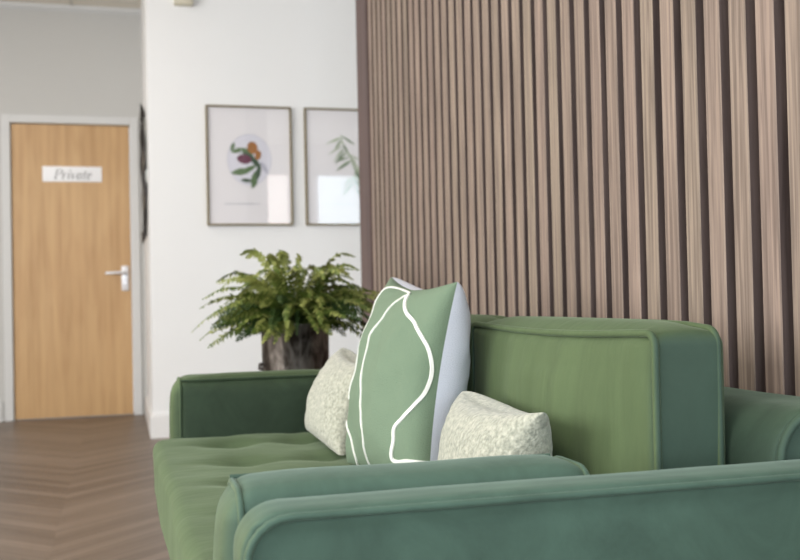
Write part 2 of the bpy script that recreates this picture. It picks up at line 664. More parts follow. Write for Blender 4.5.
struct(link('trim_1', bm, M_endtrim, smooth=False))

# skirting boards
bm = bmesh.new()
SK = 0.135
for (x0, x1, y0, y1) in ((XP - 0.016, 4.2, YP - 0.016, YP), (XP - 0.016, XP, YP, YD - 0.02)):
    box(bm, x0, x1, y0, y1, 0, SK - 0.012)
    box(bm, x0 + 0.006, x1, y0 + 0.006, y1, SK - 0.012, SK)
struct(link('baseboard_picture', bm, M_trim, smooth=False))
bm = bmesh.new()
box(bm, -3.6, DX0 - 0.075, YD - 0.016, YD, 0, SK)
struct(link('baseboard_back', bm, M_arch, smooth=False))
# cornice strip below the ceiling of the door recess
bm = bmesh.new()
box(bm, -3.6, XP, YD - 0.025, YD, H - 0.03, H)
box(bm, -3.6, XP, YD - 0.008, YD, H - 0.04, H - 0.03)
struct(link('trim_2', bm, M_arch, smooth=False))

# ------------------------------------------------------------------ door
bm = bmesh.new()
bevel_box(bm, DX0, DX1, YD + 0.012, YD + 0.056, 0.006, DH, 0.002, 2)
door = struct(link('door_1', bm, M_door, smooth=False))
bm = bmesh.new()
FW = 0.055
for (x0, x1, z0, z1) in ((DX0 - FW - 0.004, DX0 - 0.004, 0, DH + 0.004 + FW), (DX1 + 0.004, DX1 + 0.004 + FW, 0, DH + 0.004 + FW), (DX0 - 0.004, DX1 + 0.004, DH + 0.004, DH + 0.004 + FW)):
    bevel_box(bm, x0, x1, YD - 0.018, YD + 0.02, z0, z1, 0.004, 2)
for (x0, x1, z0, z1) in ((DX0 - 0.011, DX0 - 0.003, 0, DH + 0.01), (DX1 + 0.003, DX1 + 0.011, 0, DH + 0.01), (DX0 - 0.011, DX1 + 0.011, DH + 0.003, DH + 0.011)):
    box(bm, x0, x1, YD, YD + 0.1, z0, z1)
link('door_frame', bm, M_arch, door, smooth=False)
hx, hz = DX1 - 0.042, 0.955
bm = bmesh.new()
bevel_box(bm, hx - 0.024, hx + 0.024, YD + 0.002, YD + 0.0125, hz - 0.105, hz + 0.065, 0.003, 2)
hp = link('handle', bm, M_steel, door)
bm = bmesh.new()
lz = hz + 0.018
tube(bm, [(hx, YD + 0.004, lz), (hx, YD - 0.035, lz), (hx - 0.006, YD - 0.046, lz), (hx - 0.02, YD - 0.05, lz), (hx - 0.07, YD - 0.05, lz - 0.001), (hx - 0.115, YD - 0.048, lz - 0.003), (hx - 0.124, YD - 0.04, lz - 0.003)], 0.010, seg=12)
tube(bm, [(hx, YD + 0.004, hz - 0.05), (hx, YD - 0.006, hz - 0.05)], 0.012, seg=12)
link('lever', bm, M_steel, hp)

# sign with italic serif lettering built from pen strokes
SGX0, SGX1, SGZ0, SGZ1 = -0.494, -0.111, 1.593, 1.697
ys = YD + 0.012
sign = empty('door_sign', ((SGX0 + SGX1) / 2, ys, SGZ0))
tag(sign, 'small white nameplate reading Private in grey italics on the oak door', 'sign')
loc = sign.location.copy()
bm = bmesh.new(); bevel_box(bm, SGX0, SGX1, ys - 0.006, ys, SGZ0, SGZ1, 0.0015, 2)
link('plate', bm, M_signw, sign, loc=loc)
def ribbon(bm, pts, widths, org, sx, slant, y):
    P = [Vector((p[0] + slant * p[1], p[1])) for p in pts]
    L, R_ = [], []
    for k in range(len(P)):
        t = P[min(k + 1, len(P) - 1)] - P[max(k - 1, 0)]
        t.normalize()
        n = Vector((-t.y, t.x))
        w = widths[k] / 2 if isinstance(widths, (list, tuple)) else widths / 2
        for side, lst in ((1, L), (-1, R_)):
            q = P[k] + n * w * side
            lst.append(bm.verts.new((org[0] + q.x * sx, y, org[1] + q.y * sx)))
    for k in range(len(P) - 1):
        bm.faces.new((L[k], L[k + 1], R_[k + 1], R_[k]))
def arc(cx, cy, rx, ry, a0, a1, n=12):
    return [(cx + rx * math.cos(math.radians(a0 + (a1 - a0) * i / n)), cy + ry * math.sin(math.radians(a0 + (a1 - a0) * i / n))) for i in range(n + 1)]
def bowl_w(n, thin, thick):
    return [thin + (thick - thin) * math.sin(PI * i / n) for i in range(n + 1)]
T, t_ = 0.15, 0.05        # thick and hairline strokes, cap height is 1.0, x height 0.62
GL = {
 'P': (0.78, [([(0.16, 0), (0.16, 1.0)], T), ([(0.0, 0.02), (0.34, 0.02)], t_), ([(0.0, 0.98), (0.4, 0.98)], t_), ([(0.16, 0.98)] + arc(0.40, 0.73, 0.27, 0.25, 90, -90) + [(0.16, 0.48)], [t_] + bowl_w(12, t_, T) + [t_])]),
 'r': (0.52, [([(0.13, 0), (0.13, 0.62)], T), ([(0.0, 0.60), (0.13, 0.60)], t_), ([(0.0, 0.02), (0.27, 0.02)], t_), ([(0.15, 0.38), (0.25, 0.55), (0.36, 0.61), (0.44, 0.56)], [t_, t_, 0.09, 0.12])]),
 'i': (0.34, [([(0.14, 0.03), (0.14, 0.62)], T), ([(0.02, 0.60), (0.14, 0.60)], t_), ([(0.14, 0.02), (0.27, 0.02)], t_), (arc(0.14, 0.86, 0.045, 0.045, 0, 360), 0.09)]),
 'v': (0.58, [([(0.08, 0.62), (0.24, 0.0)], T), ([(0.24, 0.0), (0.40, 0.26), (0.48, 0.60)], [t_, t_, t_]), ([(0.0, 0.60), (0.2, 0.60)], t_), ([(0.42, 0.60), (0.56, 0.60)], t_)]),
 'a': (0.60, [(arc(0.26, 0.31, 0.20, 0.30, 40, 330), bowl_w(12, t_, T)), ([(0.44, 0.62), (0.44, 0.06)], T), ([(0.44, 0.03), (0.56, 0.05)], t_)]),
 't': (0.42, [([(0.16, 0.84), (0.16, 0.1)], T), ([(0.02, 0.60), (0.34, 0.60)], t_), ([(0.16, 0.1), (0.20, 0.02), (0.28, 0.01), (0.36, 0.08)], [T, 0.09, t_, t_])]),
 'e': (0.54, [([(0.08, 0.32), (0.42, 0.36)], t_), (arc(0.26, 0.31, 0.19, 0.30, 10, 320), bowl_w(12, t_, T))]),
}
bm = bmesh.new()
sx = 0.065
pen = SGX0 + 0.070
for ch in 'Private':
    adv, strokes = GL[ch]
    for k, (pts, w) in enumerate(strokes):
        ribbon(bm, pts, w, (pen, SGZ0 + 0.018), sx, 0.28, ys - 0.0066 - 0.00004 * k)
    pen += adv * sx * 1.0
link('lettering', bm, M_signt, sign, smooth=False, loc=loc)

# dark wall hanging on the recess side wall, seen edge on
hang = empty('wall_hanging', (XP, 6.44, 1.18))
tag(hang, 'dark wall hanging with an uneven outline seen edge-on beside the oak door', 'wall decoration')
loc = hang.location.copy()
cy, cz = 6.44, 1.56
bm = bmesh.new()
pts, rad = [], []
for k in range(72):
    a = 2 * PI * k / 72
    wob = 1 + 0.05 * math.sin(5 * a + 0.6) + 0.03 * math.sin(11 * a)
    pts.append((XP - 0.014 - 0.010 * max(0, math.sin(a)), cy + 0.34 * wob * math.cos(a), cz + 0.375 * wob * math.sin(a)))
    rad.append(0.0085 + 0.004 * math.sin(3 * a + 1) * math.sin(7 * a))
tube(bm, pts, 0.018, closed=True, seg=10, radii=rad)
for k in range(18):
    a = (PI / 2 if k % 2 else -PI / 2) + (k // 2 - 4) * 0.13
    c = Vector((XP - 0.018, cy + 0.365 * math.cos(a), cz + 0.395 * math.sin(a)))
    d = Vector((-0.25, math.cos(a + 0.5), math.sin(a + 0.5))).normalized()
    tube(bm, [c - d * 0.035, c - d * 0.01, c + d * 0.02, c + d * 0.045], 0.01, seg=6, radii=[0.002, 0.009, 0.007, 0.001])
link('frame', bm, M_black, hang, loc=loc)
bm = bmesh.new()
ring = [bm.verts.new((XP - 0.012, cy + 0.33 * math.cos(2 * PI * k / 48), cz + 0.36 * math.sin(2 * PI * k / 48))) for k in range(48)]
r2 = [bm.verts.new((XP - 0.002, v.co.y, v.co.z)) for v in ring]
bm.faces.new(ring)
bm.faces.new(r2[::-1])
for k in range(48):
    bm.faces.new((ring[k], ring[(k + 1) % 48], r2[(k + 1) % 48], r2[k]))
link('panel', bm, plain('grey_mirror', lin(188, 188, 182), 0.3, metal=0.3), hang, smooth=False, loc=loc)

# alarm sensor high on the picture wall
bm = bmesh.new()
sxc = 0.375
bevel_box(bm, sxc - 0.058, sxc + 0.05, YP - 0.05, YP, 2.452, 2.56, 0.008, 3)
sens = link('mounted_alarm_sensor', bm, plain('cream_plastic', lin(206, 200, 180), 0.5), loc=(sxc, YP, 2.452))
tag(sens, 'small cream sensor box fixed high on the white wall above the pictures', 'sensor')

# ------------------------------------------------------------------ pictures
M_a = [M_paper,
       plain('ink_lilac', lin(224, 223, 233), 0.8), plain('ink_orange', lin(164, 114, 70), 0.8, vary=0.25, vscale=40),
       plain('ink_plum', lin(108, 62, 82), 0.8, vary=0.3, vscale=40), plain('ink_leaf', lin(100, 124, 88), 0.8, vary=0.25, vscale=30),
       plain('ink_darkleaf', lin(78, 96, 80), 0.8, vary=0.2, vscale=30), plain('ink_text', lin(178, 178, 186), 0.8),
       plain('ink_paleleaf', lin(172, 184, 158), 0.8, vary=0.2, vscale=30), plain('ink_greyline', lin(190, 190, 204), 0.8)]
def ell(bm, cx, cz, rx, rz, ang, y, mi, org, n=24, leaf=False):
    vs = []
    ca, sa = math.cos(ang), math.sin(ang)
    for k in range(n):
        t = 2 * PI * k / n
        u, v = rx * math.cos(t), rz * math.sin(t)
        if leaf:
            v *= (1 - abs(math.cos(t)) ** 2.2) ** 0.6 if abs(math.cos(t)) < 1 else 0
        vs.append(bm.verts.new((org[0] + cx + u * ca - v * sa, y, org[1] + cz + u * sa + v * ca)))
    bm.faces.new(vs).material_index = mi
def picture(x0, label, art):
    w, h, z0 = 0.4935, 0.693, 1.196
    root = empty('framed_print', (x0 + w / 2, YP, z0))
    tag(root, label, 'picture', 'framed botanical prints')
    loc = root.location.copy()
    bm = bmesh.new()
    fw, fd = 0.010, 0.026
    for (a, b, c, d) in ((x0, x0 + w, z0, z0 + fw), (x0, x0 + w, z0 + h - fw, z0 + h), (x0, x0 + fw, z0 + fw, z0 + h - fw), (x0 + w - fw, x0 + w, z0 + fw, z0 + h - fw)):
        bevel_box(bm, a, b, YP - fd, YP - 0.001, c, d, 0.0015, 2)
    link('frame', bm, M_bronze, root, smooth=False, loc=loc)
    bm = bmesh.new()
    yb = YP - 0.012
    box(bm, x0 + fw * .5, x0 + w - fw * .5, yb, YP - 0.002, z0 + fw * .5, z0 + h - fw * .5)
    art(bm, yb, (x0 + w / 2, z0 + h / 2))
    link('print', bm, M_a, root, smooth=False, loc=loc)
    bm = bmesh.new()
    box(bm, x0 + fw * .6, x0 + w - fw * .6, YP - 0.0205, YP - 0.019, z0 + fw * .6, z0 + h - fw * .6)
    link('glass', bm, M_glass, root, smooth=False, loc=loc)
def caption(bm, y, org, x0, x1, z):
    rnd = random.Random(3)
    x = x0
    while x < x1:
        wd = rnd.uniform(0.004, 0.008)
        hh = rnd.uniform(0.006, 0.011)
        vs = [bm.verts.new((org[0] + a, y, org[1] + b)) for a, b in ((x, z), (x + wd, z), (x + wd, z + hh), (x, z + hh))]
        bm.faces.new(vs).material_index = 6
        x += wd + rnd.uniform(0.003, 0.006) + (0.014 if rnd.random() < 0.1 else 0)
def art_olive(bm, y, o):
    k = [0]
    def e(cx, cz, rx, rz, ang, mi, leaf=False):
        k[0] += 1
        ell(bm, cx, cz, rx, rz, math.radians(ang), y - 0.0004 - 0.00012 * k[0], mi, o, leaf=leaf)
    e(0.0, 0.035, 0.128, 0.150, 0, 8)
    e(0.0, 0.035, 0.125, 0.147, 0, 1)
    tw = [(-0.10, 0.09), (-0.05, 0.075), (0.0, 0.06), (0.04, 0.03), (0.06, -0.02)]
    for a, b in zip(tw, tw[1:]):
        cx, cz = (a[0] + b[0]) / 2, (a[1] + b[1]) / 2
        e(cx, cz, math.dist(a, b) / 2 + 0.004, 0.003, math.degrees(math.atan2(b[1] - a[1], b[0] - a[0])), 5)
    for L_ in ((-0.095, 0.108, 0.030, 0.011, 70, 4), (-0.068, 0.088, 0.038, 0.013, 20, 4), (-0.015, 0.08, 0.045, 0.018, -30, 4),
               (0.005, 0.05, 0.05, 0.016, -35, 5), (0.035, 0.02, 0.05, 0.016, -50, 5), (-0.05, -0.035, 0.06, 0.02, 8, 4),
               (-0.005, -0.02, 0.05, 0.015, 25, 4), (-0.02, -0.085, 0.035, 0.012, -5, 5), (0.035, -0.06, 0.06, 0.02, 60, 4),
               (0.05, -0.035, 0.05, 0.014, 75, 5), (0.085, -0.01, 0.045, 0.013, -60, 8), (0.025, -0.11, 0.03, 0.01, 50, 4)):
        e(*L_, leaf=True)
    e(0.018, 0.105, 0.030, 0.036, 12, 2)
    e(0.05, 0.062, 0.018, 0.028, -12, 2)
    e(-0.03, 0.038, 0.042, 0.027, -8, 3)
    caption(bm, y - 0.0005, o, -0.145, 0.055, -0.225)
def art_sprig(bm, y, o):
    k = [0]
    def e(cx, cz, rx, rz, ang, mi):
        k[0] += 1
        ell(bm, cx, cz, rx, rz, math.radians(ang), y - 0.0004 - 0.0001 * k[0], mi, o, leaf=True)
    stem = [(-0.03, 0.19), (-0.01, 0.12), (0.03, 0.05), (0.055, -0.02), (0.045, -0.11)]
    for a, b in zip(stem, stem[1:]):
        e((a[0] + b[0]) / 2, (a[1] + b[1]) / 2, math.dist(a, b) / 2 + 0.005, 0.004, math.degrees(math.atan2(b[1] - a[1], b[0] - a[0])), 7)
    rnd = random.Random(5)
    for i in range(34):
        t = i / 33 * 3.99
        a, b = stem[int(t)], stem[int(t) + 1]
        f = t - int(t)
        px, pz = a[0] + (b[0] - a[0]) * f, a[1] + (b[1] - a[1]) * f
        ang = rnd.choice((-1, 1)) * rnd.uniform(20, 70) - 90
        ln = rnd.uniform(0.03, 0.06)
        e(px + ln * math.cos(math.radians(ang)), pz + ln * math.sin(math.radians(ang)), ln, rnd.uniform(0.0035, 0.006), ang, 4 if i % 3 == 0 else 7)
    caption(bm, y - 0.0005, o, -0.13, 0.05, -0.225)
picture(0.4844, 'thin bronze framed print of orange and plum fruit with green leaves', art_olive)
picture(1.056, 'thin bronze framed print of a pale green leafy sprig beside slatted wall', art_sprig)

# ------------------------------------------------------------------ sofa
sofa = empty('sofa', (0.52, 1.82, 0))
tag(sofa, 'green velvet sofa with piped cushions against the wooden slat wall', 'sofa')
SL = sofa.location.copy()
YA0, YA1 = 0.955, 1.036        # near arm slab
YB0, YB1 = 2.625, 2.706        # far arm slab
PADW = 0.125
ARMZ = 0.556
rnd = random.Random(11)

def wob(p, amp, sc):
    return noise.noise(Vector(p) * sc) * amp

def crease(P, d):
    return P + d * wob(P, 0.006, 7) if d.length > 0 else P + Vector((wob(P, .003, 6), wob(P + Vector((3, 0, 0)), .003, 6), wob(P + Vector((0, 5, 0)), .003, 6)))

# plinth below the seat
bm = bmesh.new()
soft_box(bm, 0.115, 0.90, YA1 - 0.02, YB0 + 0.02, 0.13, 0.285, 0.02, 0.08)
link('base', bm, V_near, sofa, loc=SL)
# arms: slab outside with a recessed, piped side panel
def make_arm(y0, y1, outer, xf, ARMZ=ARMZ):
    def fn(P, d):
        P = P.copy()
        yo = y0 if outer < 0 else y1
        # the outer face sits back a little inside its border
        m = min(P.x - xf - 0.012, ARMZ - 0.012 - P.z, P.z - 0.16)
        if abs(P.y - yo) < 0.012 and m > 0:
            P.y -= outer * 0.006 * min(1, m / 0.012)
        return P + Vector((0, wob(P, 0.0025, 9), wob(P + Vector((2, 2, 2)), 0.002, 6)))
    bm = bmesh.new()
    soft_box(bm, xf, 0.936, y0, y1, 0.12, ARMZ, (0.045, 0.013, 0.045), 0.014, fn)
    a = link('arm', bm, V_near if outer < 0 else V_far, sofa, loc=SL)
    bm = bmesh.new()
    yo = (y0 if outer < 0 else y1) + outer * -0.001
    tube(bm, [(x, yo, z) for x, z in round_rect(xf + 0.006, 0.93, 0.15, ARMZ - 0.006, 0.042)], 0.004, closed=True)
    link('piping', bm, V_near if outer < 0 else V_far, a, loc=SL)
make_arm(YA0, YA1, -1, 0.104)
make_arm(YB0, YB1, 1, 0.124, ARMZ + 0.013)
# padded inner arm cushions
def make_pad(y0, y1, inner, x0, x1, z1=0.560):
    z0 = 0.27
    yi = y1 if inner > 0 else y0
    def fn(P, d):
        P = P.copy()
        u = (P.x - x0) / (x1 - x0) * 2 - 1
        w = (P.z - z0) / (z1 - z0) * 2 - 1
        v = (P.y - y0) / (y1 - y0) * 2 - 1
        if (P.y - (y0 + y1) / 2) * inner > 0.03:
            P.y += inner * 0.010 * (1 - u * u) * (1 - w * w)
        P.z += 0.010 * (1 - v * v) * (1 - u ** 4) * (1 if w > 0.5 else 0)
        P.x -= 0.012 * (1 - v * v) * (1 - w ** 4) * (1 if u < -0.8 else 0)
        return crease(P, Vector())
    bm = bmesh.new()
    soft_box(bm, x0, x1, y0, y1, z0, z1, (0.03, 0.028, 0.04), 0.018, fn)
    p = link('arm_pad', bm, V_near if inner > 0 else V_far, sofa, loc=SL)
    for xx in (x0 + 0.014, x1 - 0.012):
        bm = bmesh.new()
        tube(bm, [(xx, y, z) for y, z in round_rect(y0 + 0.002, y1 - 0.002, z0, z1 - 0.002, 0.034)], 0.004, closed=True)
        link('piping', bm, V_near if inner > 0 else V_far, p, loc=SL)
    bm = bmesh.new()
    tube(bm, [(x, yi - inner * 0.006, z) for x, z in [(x0 + 0.014 + (x1 - x0 - 0.026) * k / 20, z1 - 0.003) for k in range(21)]], 0.0038)
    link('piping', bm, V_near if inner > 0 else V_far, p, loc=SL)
make_pad(YA1 + 0.002, YA1 + PADW, 1, 0.101, 0.517)
make_pad(YB0 - PADW, YB0 - 0.002, -1, 0.122, 0.555, 0.570)
SY0, SY1 = YA1 + PADW + 0.006, YB0 - PADW - 0.006

# tufted bench seat
SZ = 0.432
bx_ = [0.24, 0.40, 0.56]
by_ = [SY0 + (SY1 - SY0) * (k + 0.5) / 5 for k in range(5)]
def seat_fn(P, d):
    if P.z > SZ - 0.05:
        dz = 0.0
        for a in bx_:
            for b in by_:
                r2 = ((P.x - a) ** 2 + (P.y - b) ** 2)
                dz += 0.015 * math.exp(-r2 / 0.003)
        dz += 0.0045 * sum(math.exp(-((P.y - b) / 0.022) ** 2) for b in by_) * min(1, max(0, P.x - 0.09) / 0.10)
        dz += 0.002 * sum(math.exp(-((P.x - a) / 0.02) ** 2) for a in bx_)
        e = max(0, 0.16 - P.x) / 0.1
        P.z -= dz + 0.006 * e * e
    return P + Vector((wob(P, .006, 6) + 0.008 * (1.6 - P.y) if P.x < 0.12 else 0, 0, wob(P, .004, 8)))
bm = bmesh.new()
soft_box(bm, 0.076, 0.655, SY0, SY1, 0.29, SZ, 0.024, 0.013, seat_fn)
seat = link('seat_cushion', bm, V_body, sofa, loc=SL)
for a in bx_:
    for b in by_:
        bm = bmesh.new()
        b2 = bmesh.new()
        bmesh.ops.create_uvsphere(b2, u_segments=12, v_segments=6, radius=0.011)
        for v in b2.verts:
            v.co.z *= 0.4
            v.co += Vector((a, b, SZ - 0.021))
        merge(bm, b2)
        link('button', bm, V_body, seat, loc=SL)

# back frame with rounded ends
BX0, BX1, BZ = 0.748, 0.936, 0.612
BY0, BY1 = YA1 + 0.004, YB0 - 0.004
def back_fn(P, d):
    return crease(P, Vector())
bm = bmesh.new()
soft_box(bm, BX0, BX1, BY0, BY1, 0.286, BZ, (0.062, 0.012, 0.062), 0.016, back_fn)
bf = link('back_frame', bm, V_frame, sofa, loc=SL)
for yy in (BY0 + 0.002, BY1 - 0.002):
    bm = bmesh.new()
    tube(bm, [(x, yy, z) for x, z in round_rect(BX0 + 0.004, BX1 - 0.004, 0.30, BZ - 0.004, 0.056)], 0.0055, closed=True)
    link('piping', bm, V_frame, bf, loc=SL)

# two boxed back cushions
def make_back(y0, y1, seed):
    x0, x1, z0, z1 = 0.644, 0.749, 0.428, 0.702
    def fn(P, d):
        u = (P.y - y0) / (y1 - y0) * 2 - 1
        w = (P.z - z0) / (z1 - z0) * 2 - 1
        f = max(0, 1 - (P.x - x0) / 0.03)
        P = P.copy()
        P.x -= f * 0.022 * (1 - u * u) * (1 - w * w)
        if w > 0.6:
            k = (P.x - x0) / (x1 - x0)
            P.z += 0.018 * (1 - u ** 8) * max(0, 1 - (2 * k - 1) ** 2) * (w - 0.6) / 0.4
            P.z -= 0.010 * (1 - u * u) * max(0, 1 - 1.6 * k)
        q = P + Vector((seed, 0, 0))
        s = Vector((q.x, q.y * 3, q.z))
        P.x += f * noise.noise(s * 7) * 0.004
        P.y += (1 if u < -0.9 or u > 0.9 else 0) * noise.noise(q * 9) * 0.005
        return P
    bm = bmesh.new()
    soft_box(bm, x0, x1, y0, y1, z0, z1, 0.016, 0.016, fn)
    c = link('back_cushion', bm, V_body, sofa, loc=SL)
    for xx in (x0 + 0.003, x1 - 0.013):
        bm = bmesh.new()
        pts = []
        for y, z in round_rect(y0 + 0.001, y1 - 0.001, z0, z1 + 0.001, 0.018):
            P = fn(Vector((xx, y, z)), Vector())
            pts.append((xx, y, P.z + (0.001 if z > z1 - 0.02 else 0)))
        tube(bm, pts, 0.0052, closed=True)
        link('piping', bm, V_body, c, loc=SL)
BM = (1.14 + 2.515) / 2
make_back(1.142, BM - 0.002, 0.0)
make_back(BM + 0.002, 2.515, 2.3)
# legs
for lx in (0.16, 0.86):
    for ly in (1.0, 2.66):
        bm = bmesh.new()
        lathe(bm, [(0.014, 0.0), (0.017, 0.004), (0.026, 0.12), (0.026, 0.135)], 20, (lx, ly))
        link('leg', bm, M_legw, sofa, loc=SL)

# ------------------------------------------------------------------ scatter cushions
def bilerp(c, u, v):
    """c = near-bottom, near-top, far-top, far-bottom; u near to far, v bottom to top."""
    nb, nt_, ft, fb = c
    return nb * (1 - u) * (1 - v) + nt_ * (1 - u) * v + ft * u * v + fb * u * (1 - v)
def cushion_point(c, nrm, u, v, side, th, pinch, ex, seed=0.0, rough=0.006):
    U, W = u * 2 - 1, v * 2 - 1
    Up = U * (1 - pinch * (1 - W * W) * abs(U) ** 1.5)
    Wp = W * (1 - (pinch if W > 0 else pinch * 0.15) * (1 - U * U) * abs(W) ** 1.5)
    P = bilerp(c, (Up + 1) / 2, (Wp + 1) / 2)
    t = max(0.0, (1 - U * U) * (1 - W * W)) ** ex
    wr = noise.noise(Vector((U * 2.1 + seed, W * 2.1, side * 3.0))) * rough * 2 + noise.noise(Vector((U * 5 + seed, W * 5, side))) * rough
    puff = (c[1] - c[0]).normalized() * (0.034 * (0.4 + u) * t * max(0.0, v - 0.6) / 0.4) if side < 0 else Vector()
    return P + nrm * side * (t * (th + wr)) + puff
def cushion_half(bm, c, nrm, side, th, pinch, ex, n=40, seed=0.0, mi=0, rough=0.006):
    cs = [0.5 - 0.5 * math.cos(PI * k / n) for k in range(n + 1)]
    g = [[bm.verts.new(rest(cushion_point(c, nrm, a, b, side, th, pinch, ex, seed, rough))) for b in cs] for a in cs]
    for i in range(n):
        for j in range(n):
            bm.faces.new((g[i][j], g[i + 1][j], g[i + 1][j + 1], g[i][j + 1])).material_index = mi
    return g
def rest(P):
    """Press a cushion flat where it meets the seat and the back cushions."""
    P = P.copy()
    P.z = max(P.z, SZ + 0.0055)
    if P.z < 0.735:
        y0, y1 = (1.142, BM) if P.y < BM else (BM, 2.515)
        u = (P.y - y0) / (y1 - y0) * 2 - 1
        w = min(1, (P.z - 0.428) / (0.702 - 0.428) * 2 - 1)
        P.x = min(P.x, 0.644 - 0.022 * (1 - u * u) * (1 - w * w) - 0.0055)
    return P
def plane_normal(c):
    n = ((c[2] + c[3]) - (c[0] + c[1])).cross((c[1] + c[2]) - (c[0] + c[3])).normalized()
    return n if n.x < 0 else -n          # towards the front of the sofa

CG = [Vector(v) for v in ((0.488, 1.615, 0.430), (0.572, 1.690, 0.782), (0.545, 2.035, 0.800), (0.425, 1.950, 0.432))]
NG = plane_normal(CG)
G_FRONT = dict(th=0.072, pinch=0.13, ex=0.42, seed=1.0)
G_BACK = dict(th=0.098, pinch=0.13, ex=0.36, seed=4.0)
green = empty('scatter_cushion', (sum(p.x for p in CG) / 4, sum(p.y for p in CG) / 4, 0.432))
tag(green, 'large sage green cushion with white wavy lines and white reverse standing on the sofa', 'cushion')
loc = green.location.copy()
bm = bmesh.new(); cushion_half(bm, CG, NG, 1, **G_FRONT)
link('front_cover', bm, M_cgreen, green, loc=loc)
bm = bmesh.new(); cushion_half(bm, CG, NG, -1, **G_BACK)
o = link('back_cover', bm, M_cwhite, green, loc=loc)
o['label'] = 'white reverse side'
def front_at(a, b):
    """Point of the front cover; a, b run 0..1 and crowd towards the seam like the mesh rows do."""
    return rest(cushion_point(CG, NG, 0.5 - 0.5 * math.cos(PI * a), 0.5 - 0.5 * math.cos(PI * b), 1, **G_FRONT))
LINES = [
    [(0.404, 0.833), (0.371, 0.754), (0.325, 0.708), (0.258, 0.671), (0.179, 0.629), (0.113, 0.60), (0.071, 0.567), (0.05, 0.535), (0.052, 0.496), (0.075, 0.458), (0.142, 0.417), (0.212, 0.375), (0.275, 0.333), (0.278, 0.279), (0.295, 0.20), (0.183, 0.217), (0.067, 0.229), (0.0, 0.235)],
    [(0.40, 0.825), (0.48, 0.779), (0.505, 0.708), (0.535, 0.637), (0.562, 0.575), (0.582, 0.504), (0.556, 0.425), (0.517, 0.338), (0.492, 0.267), (0.50, 0.167), (0.52, 0.06)],
    [(0.396, 0.842), (0.52, 0.895), (0.617, 0.905), (0.704, 0.863), (0.765, 0.775), (0.76, 0.69), (0.72, 0.63), (0.70, 0.58), (0.71, 0.525), (0.729, 0.454), (0.75, 0.38)],
    [(0.771, 0.30), (0.688, 0.237), (0.64, 0.146), (0.66, 0.06)],
]
LW = [0.0085, 0.005, 0.005, 0.005]
def smooth_path(pts, per=10):
    out = []
    P = [Vector(p) for p in pts]
    for i in range(len(P) - 1):
        p0, p1, p2, p3 = P[max(i - 1, 0)], P[i], P[i + 1], P[min(i + 2, len(P) - 1)]
        for k in range(per):
            t = k / per
            out.append(0.5 * ((2 * p1) + (p2 - p0) * t + (2 * p0 - 5 * p1 + 4 * p2 - p3) * t * t + (3 * p1 - p0 - 3 * p2 + p3) * t ** 3))
    out.append(P[-1])
    return out
bm = bmesh.new()
for li, ln in enumerate(LINES):
    sp = smooth_path(ln)
    path = [front_at(p.x, p.y) for p in sp]
    w = LW[li] / 2
    rows = []
    for k in range(len(path)):
        t = (path[min(k + 1, len(path) - 1)] - path[max(k - 1, 0)]).normalized()
        u0 = sp[k]
        e = 0.01
        pu = front_at(min(u0.x + e, 1), u0.y) - front_at(max(u0.x - e, 0), u0.y)
        pv = front_at(u0.x, min(u0.y + e, 1)) - front_at(u0.x, max(u0.y - e, 0))
        n = pu.cross(pv).normalized()
        if n.dot(NG) < 0:
            n = -n
        s = t.cross(n).normalized()
        c = path[k]
        rows.append([bm.verts.new(c - s * w - n * 0.002), bm.verts.new(c - s * w * .7 + n * 0.0022), bm.verts.new(c + s * w * .7 + n * 0.0022), bm.verts.new(c + s * w - n * 0.002)])
    for A, B in zip(rows, rows[1:]):
        for k in range(3):
            bm.faces.new((A[k], A[k + 1], B[k + 1], B[k]))
link('line_motif', bm, M_cord, green, loc=loc)

def lumbar(corners, label, seed, pinch=0.19):
    c = [Vector(v) for v in corners]
    n = plane_normal(c)
    base = Vector((sum(p.x for p in c) / 4, sum(p.y for p in c) / 4, min(p.z for p in c)))
    bm = bmesh.new()
    cushion_half(bm, c, n, 1, 0.060, pinch, 0.42, 34, seed, rough=0.003)
    cushion_half(bm, c, n, -1, 0.062, pinch, 0.36, 34, seed + 5, rough=0.003)
    bmesh.ops.remove_doubles(bm, verts=bm.verts[:], dist=0.0004)
    o = link('lumbar_cushion', bm, M_boucle, loc=base)
    tag(o, label, 'cushion', 'small cream tweed cushions')
    return o
lumbar([(0.515, 1.235, 0.432), (0.545, 1.262, 0.598), (0.560, 1.640, 0.594), (0.505, 1.600, 0.432)],
       'small cream tweed cushion in front, between the big green cushion and the near sofa arm', 9.0)
lumbar([(0.430, 2.03, 0.432), (0.520, 2.02, 0.62), (0.510, 2.38, 0.640), (0.425, 2.40, 0.445)],
       'small cream tweed cushion leaning by the far sofa arm behind the large green cushion', 15.0)

# ------------------------------------------------------------------ side table and fern
PX, PY, TZ = 0.517, 3.10, 0.505
table = empty('side_table', (PX, PY, 0))
tag(table, 'small round dark side table behind the sofa arm carrying the potted fern', 'table')
TL = table.location.copy()
bm = bmesh.new()
lathe(bm, [(0.185, TZ - 0.025), (0.19, TZ - 0.02), (0.19, TZ - 0.004), (0.186, TZ)], 48, (PX, PY))
link('table_top', bm, M_tablew, table, loc=TL)
for k in range(3):
    a = 2 * PI * k / 3 + 0.5
    bm = bmesh.new()
    tube(bm, [(PX + 0.16 * math.cos(a), PY + 0.16 * math.sin(a), 0.0), (PX + 0.10 * math.cos(a), PY + 0.10 * math.sin(a), TZ - 0.024)], 0.013, seg=12)
    link('leg', bm, M_tablew, table, loc=TL)

